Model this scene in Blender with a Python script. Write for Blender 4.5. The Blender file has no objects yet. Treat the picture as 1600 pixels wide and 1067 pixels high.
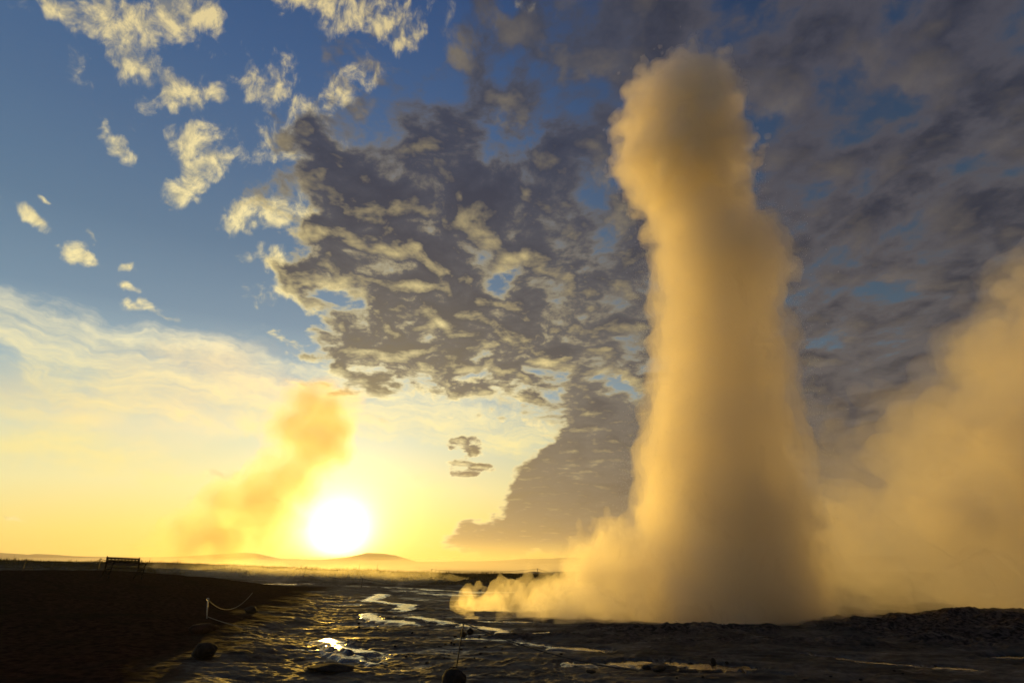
import bpy, bmesh, math, random
import numpy as np
import openvdb
from mathutils import Vector, Matrix

C = bpy.context.scene.collection
SC = bpy.context.scene
R = math.radians

# ------------------------------------------------------------------ camera
CAM_Z, PITCH, FPX = 1.7, R(23.7), 800.0
cam = bpy.data.cameras.new("camera")
cam.sensor_width = 36.0
cam.lens = 18.0
cam.clip_start, cam.clip_end = 0.1, 60000
cam_o = bpy.data.objects.new("camera", cam)
C.objects.link(cam_o)
cam_o.location = (0, 0, CAM_Z)
cam_o.rotation_euler = (math.pi / 2 + PITCH, 0, 0)
SC.camera = cam_o

# ------------------------------------------------------------------ exposure and sampling
SC.view_settings.view_transform = 'Standard'
SC.view_settings.look = 'None'
SC.view_settings.exposure = 0.0
SC.view_settings.gamma = 1.0
SC.render.engine = 'CYCLES'
cy = SC.cycles
cy.use_denoising = True
cy.max_bounces = 16
cy.volume_bounces = 14
cy.transparent_max_bounces = 24
cy.diffuse_bounces = 2
cy.glossy_bounces = 3
cy.transmission_bounces = 4
cy.sample_clamp_indirect = 4.0
cy.volume_max_steps = 256

# ------------------------------------------------------------------ directions
SUN_AZ, SUN_EL = R(-17.6), R(3.0)
SUN = Vector((math.sin(SUN_AZ) * math.cos(SUN_EL), math.cos(SUN_AZ) * math.cos(SUN_EL), math.sin(SUN_EL)))

def ray(px, py):
    """direction seen at a point of the 1600x1067 picture"""
    u, v = (px - 800) / FPX, (533.5 - py) / FPX
    cp, sp = math.cos(PITCH), math.sin(PITCH)
    return Vector((u, cp - v * sp, sp + v * cp))

def at(px, py, Y):
    d = ray(px, py)
    return Vector((d.x / d.y * Y, Y, CAM_Z + d.z / d.y * Y))

def azel(px, py):
    d = ray(px, py).normalized()
    return math.atan2(d.x, d.y), math.asin(d.z)

# ------------------------------------------------------------------ node helper
class NT:
    def __init__(s, tree):
        s.t = tree
    def new(s, typ, **kw):
        n = s.t.nodes.new(typ)
        for k, v in kw.items():
            setattr(n, k, v)
        return n
    def put(s, sock, v):
        if v is None:
            return
        if hasattr(v, 'is_output'):
            s.t.links.new(v, sock)
        else:
            if hasattr(sock.default_value, '__len__') and not hasattr(v, '__len__'):
                v = [v] * len(sock.default_value)
            if hasattr(sock.default_value, '__len__') and len(sock.default_value) == 4 and len(v) == 3:
                v = (*v, 1)
            sock.default_value = v
    def m(s, op, a, b=None, c=None, clamp=False):
        n = s.new('ShaderNodeMath', operation=op, use_clamp=clamp)
        for i, v in enumerate((a, b, c)):
            s.put(n.inputs[i], v)
        return n.outputs[0]
    def add(s, a, b): return s.m('ADD', a, b)
    def sub(s, a, b): return s.m('SUBTRACT', a, b)
    def mul(s, a, b): return s.m('MULTIPLY', a, b)
    def vm(s, op, a, b=None, scale=None):
        n = s.new('ShaderNodeVectorMath', operation=op)
        s.put(n.inputs[0], a)
        s.put(n.inputs[1], b)
        if scale is not None:
            s.put(n.inputs[3], scale)
        return n.outputs['Value'] if op in ('DOT_PRODUCT', 'LENGTH', 'DISTANCE') else n.outputs[0]
    def mix(s, f, a, b, mode='MIX', clamp=False):
        n = s.new('ShaderNodeMix', data_type='RGBA', blend_type=mode, clamp_result=clamp)
        s.put(n.inputs[0], f)
        s.put(n.inputs[6], a)
        s.put(n.inputs[7], b)
        return n.outputs[2]
    def sm(s, v, lo, hi, a=0.0, b=1.0, typ='SMOOTHSTEP'):
        n = s.new('ShaderNodeMapRange', interpolation_type=typ)
        s.put(n.inputs[0], v)
        n.inputs[1].default_value, n.inputs[2].default_value = lo, hi
        n.inputs[3].default_value, n.inputs[4].default_value = a, b
        return n.outputs[0]
    def noise(s, vec, scale, detail=4, rough=.55, lac=2.0, dist=0.0, col=False, dim='3D', norm=True):
        n = s.new('ShaderNodeTexNoise', noise_dimensions=dim, normalize=norm)
        s.put(n.inputs['Vector'], vec)
        n.inputs['Scale'].default_value = scale
        n.inputs['Detail'].default_value = detail
        n.inputs['Roughness'].default_value = rough
        n.inputs['Lacunarity'].default_value = lac
        n.inputs['Distortion'].default_value = dist
        return n.outputs['Color' if col else 'Fac']
    def ramp(s, f, stops, interp='LINEAR'):
        n = s.new('ShaderNodeValToRGB')
        n.color_ramp.interpolation = interp
        e = n.color_ramp.elements
        while len(e) < len(stops):
            e.new(.5)
        for i, (p, c) in enumerate(stops):
            e[i].position = p
            e[i].color = (*c, 1)
        s.put(n.inputs[0], f)
        return n.outputs[0]
    def xyz(s, v):
        n = s.new('ShaderNodeSeparateXYZ')
        s.put(n.inputs[0], v)
        return n.outputs
    def comb(s, x, y, z=0.0):
        n = s.new('ShaderNodeCombineXYZ')
        for i, v in enumerate((x, y, z)):
            s.put(n.inputs[i], v)
        return n.outputs[0]

def srgb(r, g, b):
    f = lambda c: (c / 255 / 12.92) if c / 255 <= .04045 else ((c / 255 + .055) / 1.055) ** 2.4
    return (f(r), f(g), f(b))

# ------------------------------------------------------------------ sky
world = bpy.data.worlds.new("World")
SC.world = world
world.use_nodes = True
wt = world.node_tree
wt.nodes.clear()
N = NT(wt)
D = N.vm('NORMALIZE', N.new('ShaderNodeTexCoord').outputs['Generated'])
dx, dy, dz = N.xyz(D)
az = N.m('ARCTAN2', dx, dy)
el = N.m('ARCSINE', dz)
AE = N.comb(az, el)
cosang = N.vm('DOT_PRODUCT', D, tuple(SUN))
ang = N.m('ARCCOSINE', N.m('MINIMUM', cosang, 1.0))            # angle from the sun, radians

nish = N.new('ShaderNodeTexSky', sky_type='NISHITA', sun_disc=False)
nish.sun_elevation = SUN_EL
nish.sun_rotation = SUN_AZ
nish.air_density, nish.dust_density, nish.ozone_density = 1.0, 0.6, 1.5
nish_c = N.vm('SCALE', nish.outputs[0], scale=0.10)

# clear air: blue overhead, pale and yellow towards the horizon on the sun's side
side = N.sm(ang, .15, 1.25, 1, 0)                              # 1 towards the sun
elw = N.add(el, N.mul(N.sub(1, side), .10))
clear_sun = N.ramp(N.m('DIVIDE', elw, 1.1), [
    (0.000, srgb(243, 202, 82)), (0.055, srgb(248, 227, 128)), (0.12, srgb(240, 234, 174)), (0.20, srgb(206, 218, 196)),
    (0.29, srgb(150, 178, 190)), (0.38, srgb(106, 140, 166)), (0.50, srgb(84, 119, 150)),
    (0.65, srgb(70, 104, 142)), (0.80, srgb(56, 92, 137)), (1.0, srgb(42, 76, 124))])
dim = N.sm(az, -.35, .85, 1.0, .42)
clear = N.vm('SCALE', clear_sun, scale=dim)
clear = N.mix(.03, clear, nish_c)

def blob(px, py, w, h, rot=0.0):
    """1 at a place in the sky falling to 0 at an ellipse of w x h picture points"""
    a0, e0 = azel(px, py)
    wa = abs(azel(px + 10, py)[0] - azel(px - 10, py)[0]) / 20 * w
    he = abs(azel(px, py + 10)[1] - azel(px, py - 10)[1]) / 20 * h
    mp = N.new('ShaderNodeMapping', vector_type='TEXTURE')
    mp.inputs['Location'].default_value = (a0, e0, 0)
    mp.inputs['Rotation'].default_value = (0, 0, R(rot))
    mp.inputs['Scale'].default_value = (wa, he, 1)
    N.put(mp.inputs['Vector'], AEW)
    g = N.new('ShaderNodeTexGradient', gradient_type='SPHERICAL')
    N.put(g.inputs[0], mp.outputs[0])
    return g.outputs['Fac']

wob = N.noise(AE, 7.0, 4, .6, col=True)
AEW = N.vm('ADD', AE, N.vm('SCALE', N.vm('SUBTRACT', wob, (.5, .5, .5)), scale=.12))

def total(blobs):
    s_ = None
    for b in blobs:
        amp = b[5] if len(b) > 5 else 1.0
        g = N.mul(blob(*b[:5]), amp)
        s_ = g if s_ is None else N.add(s_, g)
    return s_

# cloud layer seen in perspective: points of a flat deck overhead
den = N.add(N.m('MAXIMUM', dz, 0.0), .15)
P = N.comb(N.m('DIVIDE', dx, den), N.m('DIVIDE', dy, den))
SH = Vector((SUN.x, SUN.y, 0)).normalized()

small = [(220, 80, 280, 150, -10, .50), (470, 200, 100, 80, -20, .95), (490, 330, 90, 60, 0, .9), (440, 470, 70, 34, 0, 1.0), (400, 120, 90, 70, 0, .75), (480, 250, 60, 40, 0, .8), (150, 30, 110, 50, -35, 1.3), (200, 75, 90, 60, -60, 1.5), (90, 15, 80, 30, -20, 1.0), (270, 140, 80, 42, 0, 1.4), (345, 148, 36, 30, -20, 1.2),
         (310, 240, 84, 50, -10, 1.6), (290, 290, 52, 34, 20, 1.3), (397, 328, 62, 40, 12, 1.8), (430, 408, 62, 34, -20, 1.5),
         (190, 226, 48, 24, -25, 1.3), (127, 388, 58, 24, -4, 1.7), (198, 405, 34, 16, -10, 1.3), (30, 327, 66, 20, -8, 1.5),
         (64, 299, 22, 13, 0, 1.1), (132, 356, 26, 10, 0, 1.1), (200, 441, 34, 12, 0, 1.2), (207, 470, 38, 18, -5, 1.5), (268, 487, 50, 18, -5, 1.3),
         (500, 15, 90, 60, 0, 1.2), (610, 40, 110, 66, 15, 1.5), (535, 150, 90, 60, 30, .95), (300, 20, 110, 60, 10, 1.2), (430, 240, 70, 60, 0, .7), (830, 25, 60, 30, 0, .7),
         (372, 736, 66, 12, 0, 1.4), (820, 525, 40, 22, 0, 1.2), (700, 458, 50, 12, 0, 1.1), (590, 560, 80, 18, 5, 1.0), (660, 600, 90, 16, 0, 1.0), (780, 630, 70, 14, -8, 1.0), (600, 655, 80, 10, 0, .9), (740, 600, 60, 14, 0, 1.0), (640, 745, 60, 8, 0, .9), (830, 660, 40, 12, -20, 1.1), (300, 780, 56, 8, 0, 1.2), (640, 775, 36, 14, 0, .9), (30, 808, 60, 8, 0, 1.0)]
deckb = [(1380, 250, 700, 480, 0, 1.9), (700, 260, 520, 460, 0, .55), (1400, 560, 500, 300, 0, .8), (1150, -60, 700, 330, 0, 1.2), (620, 560, 260, 60, 0, .6), (900, 250, 380, 220, 0, .6), (780, 640, 240, 40, 0, .55), (820, 470, 420, 170, 0, 1.5), (640, 470, 260, 130, 0, .9), 
         (740, 330, 340, 170, 0, 1.1), (560, 290, 190, 110, -20, .75), (1400, 560, 420, 230, 0, 1.2), (600, 170, 220, 130, 0, .62), (850, 180, 260, 160, 0, .8),
         (715, 570, 120, 80, -20, 1.1), (930, 570, 170, 90, 10, .9), (540, 605, 120, 40, 0, .85), (560, 500, 160, 50, -5, .6), (720, 697, 60, 24, 0, 1.7), (727, 738, 60, 26, 0, 1.9)]
wedge = [(985, 760, 260, 150, 28, 2.6), (850, 832, 290, 42, 4, 1.7), (890, 680, 130, 70, 45, 1.1), (820, 775, 150, 60, 38, 1.2), (1010, 670, 190, 90, 20, 1.5), (1350, 740, 520, 230, 0, 1.7)]
cs, cd, cw = total(small), total(deckb), total(wedge)
behind = N.sm(ang, 1.5, 1.9)                                    # the rest of the sky carries an even broken deck
cover = N.add(N.add(N.m('MINIMUM', cd, 1.0), N.mul(N.m('MINIMUM', cw, 1.4), .8)), N.mul(behind, .7))

def density(Pv, fine=True):
    warp = N.noise(Pv, 3.4, 2, .5, col=True)
    Pw = N.vm('ADD', Pv, N.vm('SCALE', N.vm('SUBTRACT', warp, (.5, .5, .5)), scale=.12))
    a = N.noise(Pw, 6.6, 10 if fine else 4, .60)
    b = N.noise(N.vm('ADD', Pw, (7.3, 2.1, 4.0)), 1.5, 2, .5)
    v = N.new('ShaderNodeTexVoronoi', feature='SMOOTH_F1')
    N.put(v.inputs['Vector'], Pw)
    v.inputs['Scale'].default_value = 11.5
    v.inputs['Smoothness'].default_value = .6
    c = N.sub(.45, v.outputs['Distance'])
    return N.add(N.add(N.mul(N.sub(a, .5), 2.5), N.mul(N.sub(b, .5), 1.5)), N.mul(c, .25))

n0 = density(P)
n1 = density(N.vm('ADD', P, tuple(SH * .04)))
nb0, nb1 = density(P, False), density(N.vm('ADD', P, tuple(SH * .07)), False)
calm = N.sub(1, N.mul(N.sm(el, .09, .36, .68, 0), N.m('MINIMUM', N.mul(cw, 3.0), 1.0)))                            # the low bank near the horizon is smoother
n0, n1 = N.mul(n0, calm), N.mul(n1, calm)
nb0, nb1 = N.mul(nb0, calm), N.mul(nb1, calm)
off = N.mul(N.sub(cover, .685), 1.0)
d0, d1 = N.add(n0, off), N.add(n1, off)
alpha = N.sm(d0, -.16, .22)
thick = N.sm(d0, -.05, .32)
edge = N.m('ADD', N.mul(N.sub(d0, d1), .75), N.m('MULTIPLY_ADD', N.sub(nb0, nb1), .75, -.10), clamp=True)  # bright where the cloud thins towards the sun
near_sun = N.sm(ang, .25, 1.05, 1, 0)
dark_c = N.mix(N.sm(el, .12, .80), srgb(76, 79, 84), srgb(34, 48, 74))
dark_c = N.mix(N.mul(N.sm(ang, .1, .55, 1, 0), .5), dark_c, srgb(150, 138, 96))
mid_c = N.mix(N.sm(el, .15, .8), srgb(104, 103, 100), srgb(54, 64, 86))
right = N.sm(az, .10, .55)
dark_c = N.mix(N.mul(right, .75), dark_c, srgb(40, 46, 62))
mid_c = N.mix(N.mul(right, .6), mid_c, srgb(78, 76, 84))
body = N.mix(N.sm(n0, -.20, .35), mid_c, dark_c)
lit_c = N.mix(near_sun, srgb(140, 128, 112), srgb(252, 228, 152))
lit_c = N.mix(N.sm(ang, .05, .6, 1, 0), lit_c, srgb(255, 244, 190))
litf = N.m('ADD', N.mul(N.mul(edge, 1.25), N.sub(1, N.mul(thick, .30))), N.mul(N.sub(1, thick), N.sm(ang, .30, .95, .85, .10)), clamp=True)
litf = N.mul(litf, N.sm(ang, .45, 1.15, 1, .40))
cloud_c = N.mix(litf, body, lit_c)

# scattered small clouds, lit through
AE2 = N.vm('ADD', AE, N.vm('SCALE', N.vm('SUBTRACT', N.noise(AE, 12.0, 2, .5, col=True), (.5, .5, .5)), scale=.06))
ns = N.noise(AE2, 17.0, 10, .63)
ns1 = N.noise(N.vm('ADD', AE2, (.008, -.018, 0)), 17.0, 10, .63)
ds = N.add(N.mul(N.sub(ns, .5), 3.9), N.mul(N.sub(N.m('MINIMUM', cs, 1.15), .52), .95))
alpha_s = N.mul(N.sm(ds, -.16, .90), N.m('MINIMUM', N.mul(cs, 6.0), 1.0))
lit_s = N.m('MULTIPLY_ADD', N.sub(ns, ns1), 4.5, .55, clamp=True)
small_hi = N.mix(N.sm(el, .35, .95), srgb(255, 238, 176), srgb(222, 202, 150))
small_lo = N.mix(N.sm(el, .35, .95), srgb(214, 200, 150), srgb(112, 118, 128))
small_c = N.mix(lit_s, small_lo, small_hi)
small_c = N.mix(N.mul(N.sm(az, -.42, -.05), N.sm(el, .45, .7)), small_c, N.vm('MULTIPLY', small_c, (.62, .62, .66)))

# high streaked ice cloud on the left
cirb = total([(170, 550, 460, 90, -8, 1.4), (60, 520, 220, 50, -14, .9), (400, 590, 400, 110, -6, 1.1), (100, 650, 460, 100, -3, 1.0), (250, 740, 460, 50, -2, .8), (640, 640, 340, 80, -3, 1.0), (730, 650, 280, 110, -12, 1.2), (680, 770, 220, 50, -3, .8)])
rot = N.new('ShaderNodeMapping', vector_type='POINT')
N.put(rot.inputs['Vector'], N.vm('ADD', AE, N.vm('SCALE', N.vm('SUBTRACT', wob, (.5, .5, .5)), scale=.10)))
rot.inputs['Rotation'].default_value = (0, 0, R(12))
rot.inputs['Scale'].default_value = (3.0, 17.0, 1)
st = N.noise(rot.outputs[0], 1.5, 10, .68, dist=.25)
st2 = N.noise(AE2, 9.0, 8, .66)
cir = N.mul(N.sm(N.add(N.add(N.mul(st, .7), N.mul(st2, .3)), N.mul(N.m('MINIMUM', cirb, 1.0), .34)), .66, .98), N.m('MINIMUM', N.mul(cirb, 1.3), 1.0))
cir_c = N.mix(N.sm(el, .12, .45), srgb(255, 236, 150), srgb(246, 240, 206))

air = N.mix(N.mul(cir, .85), clear, cir_c)
air = N.mix(alpha_s, air, small_c)
sky = N.mix(N.mul(alpha, N.sm(el, .0, .05)), air, cloud_c)
# aureole: the sun itself, far above what the picture can hold
core = N.m('EXPONENT', N.mul(N.m('POWER', N.m('DIVIDE', ang, .030), 1.5), -1.0))
halo = N.m('EXPONENT', N.mul(N.m('DIVIDE', ang, .070), -1.0))
wide = N.m('EXPONENT', N.mul(N.m('DIVIDE', ang, .30), -1.0))
up = N.sm(el, -.02, .0)
glow = N.vm('ADD', N.vm('SCALE', (1.0, .93, .72), scale=N.mul(core, 7.0)), N.vm('SCALE', (1.0, .77, .30), scale=N.mul(halo, 1.5)))
glow = N.vm('ADD', glow, N.vm('SCALE', (1.0, .84, .42), scale=N.mul(N.m('EXPONENT', N.mul(N.m('POWER', N.m('DIVIDE', ang, .062), 1.6), -1.0)), 1.6)))
glow = N.vm('ADD', glow, N.vm('SCALE', N.mix(N.sm(el, .08, .30), (1.0, .68, .16), (.75, .66, .45)), scale=N.mul(wide, .17)))
sky = N.vm('ADD', sky, N.vm('SCALE', glow, scale=up))
sky = N.mix(N.sm(el, -.03, -.004, 1, 0), sky, (.02, .018, .012))
bg = N.new('ShaderNodeBackground')
N.put(bg.inputs[0], sky)
bg.inputs[1].default_value = 1.0
wo = N.new('ShaderNodeOutputWorld')
wt.links.new(bg.outputs[0], wo.inputs['Surface'])
world.cycles.sampling_method = 'NONE'

# ------------------------------------------------------------------ sun
sl = bpy.data.lights.new("sun", 'SUN')
sl.energy = 4.0
sl.angle = R(0.5)
sl.color = (1.0, .565, .07)
so = bpy.data.objects.new("sun", sl)
C.objects.link(so)
so.location = SUN * 100
so.rotation_euler = (-SUN).to_track_quat('-Z', 'Y').to_euler()

# ------------------------------------------------------------------ numeric noise
_rng = np.random.default_rng(7)
_T = _rng.random((64, 64, 64)).astype(np.float32)
def vnoise(x, y, z=None, s=0):
    """smooth value noise, 0..1"""
    if z is None:
        z = np.zeros_like(x)
    x = x + 13.7 * s; y = y + 5.3 * s; z = z + 9.1 * s + .37
    xi, yi, zi = np.floor(x), np.floor(y), np.floor(z)
    fx, fy, fz = x - xi, y - yi, z - zi
    fx = fx * fx * fx * (fx * (fx * 6 - 15) + 10)
    fy = fy * fy * fy * (fy * (fy * 6 - 15) + 10)
    fz = fz * fz * fz * (fz * (fz * 6 - 15) + 10)
    xi = xi.astype(np.int64) & 63; yi = yi.astype(np.int64) & 63; zi = zi.astype(np.int64) & 63
    x1, y1, z1 = (xi + 1) & 63, (yi + 1) & 63, (zi + 1) & 63
    a = _T[xi, yi, zi] * (1 - fx) + _T[x1, yi, zi] * fx
    b = _T[xi, y1, zi] * (1 - fx) + _T[x1, y1, zi] * fx
    c = _T[xi, yi, z1] * (1 - fx) + _T[x1, yi, z1] * fx
    d = _T[xi, y1, z1] * (1 - fx) + _T[x1, y1, z1] * fx
    return (a * (1 - fy) + b * fy) * (1 - fz) + (c * (1 - fy) + d * fy) * fz
def fbm(x, y, z=None, o=5, g=.5, s=0, ridged=False):
    t, amp, tot = 0, 1.0, 0
    for k in range(o):
        cs_, sn = math.cos(.6 + k), math.sin(.6 + k)
        n = vnoise(x * cs_ - y * sn, x * sn + y * cs_, z, s + k)
        if ridged:
            n = 1 - np.abs(2 * n - 1)
        t = t + amp * n; tot += amp; amp *= g
        x, y = x * 2.03, y * 2.03
        if z is not None:
            z = z * 2.03
    return t / tot
def worley(x, y, z, s=0):
    """distance to the nearest scattered point, in cells"""
    xi, yi, zi = np.floor(x).astype(np.int64), np.floor(y).astype(np.int64), np.floor(z).astype(np.int64)
    best = np.full(x.shape, 9.0, np.float32)
    for i in (-1, 0, 1):
        for j in (-1, 0, 1):
            for k in (-1, 0, 1):
                cx, cy_, cz = xi + i, yi + j, zi + k
                a, b, c = cx & 63, cy_ & 63, cz & 63
                px = cx + _T[a, b, c]; py = cy_ + _T[b, c, (a + 7 + s) & 63]; pz = cz + _T[c, (a + 3) & 63, (b + s) & 63]
                best = np.minimum(best, (px - x) ** 2 + (py - y) ** 2 + (pz - z) ** 2)
    return np.sqrt(best)
def ss(x, a, b):
    t = np.clip((x - a) / (b - a), 0, 1)
    return t * t * (3 - 2 * t)

# ------------------------------------------------------------------ object helpers
def link(o, parent=None):
    C.objects.link(o)
    if parent is not None:
        o.parent = parent
    return o
def tag(o, label=None, cat=None, group=None, kind=None):
    if label: o['label'] = label
    if cat: o['category'] = cat
    if group: o['group'] = group
    if kind: o['kind'] = kind
    return o
def mesh_np(name, V, F, mat=None, parent=None, smooth=True):
    me = bpy.data.meshes.new(name)
    V = np.asarray(V, np.float32); F = np.asarray(F, np.int32)
    me.vertices.add(len(V)); me.vertices.foreach_set('co', V.ravel())
    k = F.shape[1]
    me.loops.add(F.size); me.loops.foreach_set('vertex_index', F.ravel())
    me.polygons.add(len(F))
    me.polygons.foreach_set('loop_start', np.arange(0, F.size, k, dtype=np.int32))
    me.polygons.foreach_set('loop_total', np.full(len(F), k, np.int32))
    me.update(calc_edges=True)
    me.validate()
    if smooth:
        me.shade_smooth()
    if mat: me.materials.append(mat)
    return link(bpy.data.objects.new(name, me), parent)

def material(name):
    m = bpy.data.materials.new(name)
    m.use_nodes = True
    m.node_tree.nodes.clear()
    T = NT(m.node_tree)
    out = T.new('ShaderNodeOutputMaterial')
    return m, T, out

# ------------------------------------------------------------------ the lie of the land
def prof(pts, x):
    p = np.array(pts, float)
    return np.interp(x, p[:, 0], p[:, 1])
def tpx(py):
    v = (533.5 - py) / FPX
    return (math.sin(PITCH) + v * math.cos(PITCH)) / (math.cos(PITCH) - v * math.sin(PITCH))
def height_to(px, py, Y):
    p = at(px, py, Y); return (p.x, p.z)
MEADOW_Y = 58.0
meadow_line = [height_to(a, b, MEADOW_Y) for a, b in ((-600, 866), (0, 874), (150, 877), (290, 880), (400, 885), (480, 889), (560, 891), (640, 894), (720, 897), (900, 898), (1300, 898), (2000, 892))]
hill_line = [(azel(a, b)[0], max(azel(a, b)[1], 0)) for a, b in ((-200, 852), (0, 857), (45, 862), (58, 860), (150, 865), (250, 866), (320, 862), (375, 856), (400, 857), (440, 869), (500, 873),
             (545, 865), (575, 857), (603, 859), (618, 862), (650, 875), (700, 875), (750, 874), (800, 871), (815, 869), (832, 870), (850, 868), (885, 866), (930, 866), (1000, 862), (1200, 858), (1500, 866), (1800, 860))]
streams = [  # (points of a runnel on the flats, half width, depth)
    ([(-8.2, 36), (-7.4, 30), (-5.0, 27.5), (-4.6, 24)], .45, .07),
    ([(-5.6, 22.5), (-4.6, 19.8), (-3.9, 19.6), (-3.2, 18.6)], .40, .07),
    ([(-3.6, 21.0), (-3.0, 20.4), (-1.8, 18.6), (-.9, 17.6), (-.2, 16.6)], .34, .09),
    ([(-1.2, 19.6), (.6, 19.4), (1.6, 18.9)], .22, .06),
    ([(-4.6, 14.6), (-3.6, 13.0), (-3.0, 12.8)], .35, .07),
    ([(-4.9, 13.1), (-4.1, 12.9), (-3.3, 12.1), (-2.7, 11.5)], .20, .07),
    ([(-.95, 15.9), (-.1, 15.7), (.9, 16.4)], .18, .13),
    ([(-1.3, 15.0), (0, 14.6), (1.0, 13.6), (1.9, 13.1)], .28, .05),
    ([(-13, 46), (-7, 45), (-2, 41), (4, 43)], .9, .08),
    ([(-6, 38), (-2, 36.5), (2, 37)], .5, .07),
    ([(-45, 41), (-30, 38), (-24, 42), (-17, 47)], 1.2, .10),
    ([(1.2, 11.5), (2.0, 11.5), (2.9, 11.75), (3.4, 11.3), (4.3, 11.0)], .34, .15),
    ([(2.6, 10.6), (3.6, 10.4), (4.6, 10.2)], .18, .10),
    ([(6.2, 12.6), (7.2, 11.6), (8.4, 10.9)], .22, .08),
    ([(10.2, 12.2), (11.3, 11.8)], .25, .08),
]
def seg_dist(x, y, a, b):
    ax, ay = a; bx, by = b
    L = (bx - ax) ** 2 + (by - ay) ** 2
    t = np.clip(((x - ax) * (bx - ax) + (y - ay) * (by - ay)) / L, 0, 1)
    return np.hypot(x - ax - t * (bx - ax), y - ay - t * (by - ay))

def land(x, y, fine=True):
    """-> height, water level, gravel, meadow, rock masks"""
    x = np.asarray(x, np.float32); y = np.asarray(y, np.float32)
    r = np.hypot(x, y)
    # smooth lie
    tilt = np.clip(-x - 5, 0, 60) * .030 * ss(y, 14, 38)
    edge = -(1.6 + .27 * np.clip(y, 0, 60)) + (fbm(x * .35, y * .35, o=3, s=4) - .5) * 2.4
    gm = ss(edge - x, -.2, 2.2)
    crest = 26 + 15 * ss(x, -25, -16)
    mound = (1.36 * ss(edge - x, -.3, 11.5) * ss(y, 3, 24) * (1 - .30 * ss(y, 27, 40)) + .12 * ss(edge - x, -.2, 1.0)) * (1 - ss(y, crest, crest + 5))
    gravel = gm * (1 - ss(y, crest + .8, crest + 4.8))
    mz = np.interp(x, [p[0] for p in meadow_line], [p[1] for p in meadow_line])
    mrise = ss(y, 44 + (fbm(x * .12, y * 0, o=2, s=9) - .5) * 6 + ss(x, -2, 8) * 5, MEADOW_Y)
    lie = np.maximum(tilt, mound + tilt * .15)
    lie = lie * (1 - mrise) + mz * mrise
    lie = lie - 7.5 * ss(y, MEADOW_Y + 1, 130) - 2.5 * ss(np.abs(x), 60, 200) * (y < 60)
    meadow = mrise * (1 - ss(y, 90, 140)) + ss(np.abs(x), 55, 80) * (1 - mrise)
    meadow = np.clip(meadow, 0, 1)
    # sunk vent and its rim, in front of the jet
    vent = np.exp(-(((x - 7.6) / 3.6) ** 2 + ((y - 22) / 2.6) ** 2))
    lie = lie - .35 * vent
    rimy = 16.6 + .25 * np.sin(x * .9)
    rim = ss(x, .8, 3.0) * (1 - ss(x, 7.3, 8.2)) * np.exp(-((y - rimy) / .85) ** 2)
    rim2 = ss(x, 1.0, 3.0) * (1 - ss(x, 8.0, 9.0)) * np.exp(-((y - 14.1 + .12 * (x - 4)) / .55) ** 2)
    rim3 = ss(x, -1.2, -.4) * (1 - ss(x, 3.2, 4.4)) * np.exp(-((y - 15.2) / .30) ** 2)
    rise = ss(x - (y - 15) * .10, 8.8, 15.5) * ss(y, 9.5, 14.5) * (1 - ss(y, 17.5, 24))
    lump = np.exp(-(((x - 9.1) / .55) ** 2 + ((y - 16.3) / .7) ** 2))
    rock = np.clip(rim + .8 * rim2 + .7 * rim3 + 1.0 * ss(x, 8.6, 10.2) * ss(y, 11.2, 14) * (1 - ss(y, 19, 24)) + lump, 0, 1.1)
    lie = lie + .10 * rim + .05 * rim2 + .06 * rim3 + .27 * rise + .20 * lump
    # far ground and hills
    a = np.arctan2(x, y)
    hl = np.interp(a, [p[0] for p in hill_line], [p[1] for p in hill_line])
    hl = np.where(np.abs(a) > 1.2, .02, hl)
    hd = 3600.0
    hillh = np.tan(hl) * hd * .74 + 8
    hill = ss(r, 2500, hd) * (1 - .8 * ss(r, hd + 400, 8000))
    rid = ss(a, -.13, .05) * np.exp(-((r - 230) / 50) ** 2) * 6.3 * (.93 + .14 * fbm(a * 40, r * 0, o=4, s=3))
    far = hill * hillh + hill * (fbm(x * .004, y * .004, o=5, s=2) - .5) * 16 + rid
    lie = lie + far
    # detail
    flat = (1 - gravel) * (1 - meadow)
    near = 1 - ss(r, 60, 90)
    if not fine:
        near = near * 0
    n = fbm(x * .30, y * .62, o=4, s=11)
    K = 9.0
    q = n * K; fl = np.floor(q)
    terr = (fl + ss(q - fl, .72, 1.0)) / K
    crust = fbm(x * 1.7, y * 2.4, o=4, s=21, ridged=True) - .5
    grit = fbm(x * 9, y * 9, o=3, s=31) - .5
    rough = fbm(x * 1.0, y * 1.5, o=6, g=.52, s=41) * 1.5 - .70
    det = flat * ((terr - .5) * .24 + crust * .070 + grit * .022 + (fbm(x * 3.5, y * 4.5, o=3, s=25, ridged=True) - .5) * .035) * near
    det = det + rock * near * (rough * .40 + .13 * (fbm(x * 5, y * 6, o=3, s=51, ridged=True) - .4))
    det = det + gravel * near * ((fbm(x * .5, y * .5, o=3, s=61) - .5) * .10 + (fbm(x * 6, y * 6, o=3, s=71) - .5) * .035)
    det = det + meadow * near * (fbm(x * .6, y * .9, o=4, s=81) - .5) * .35 + meadow * (1 - near) * (fbm(x * .05, y * .05, o=3, s=82) - .5) * 1.0 * (1 - ss(r, 60, 200) * .3)
    wl = lie + (-.105 - .5 * np.clip(rock, 0, 1) - .5 * gravel - .8 * meadow - 1.0 * ss(y, 47, 52) - 1.2 * (1 - ss(y, 8.2, 9.2)) - 1.5 * ss(x, 13, 15) - .5 * ss(-x, 40, 50)) * 1.0
    wl = wl + .052 * np.exp(-((x + 3.0 + .12 * (y - 14)) / 4.5) ** 2) * ss(y, 10.5, 13) * (1 - ss(y, 42, 47)) * (1 - gravel)
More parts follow.
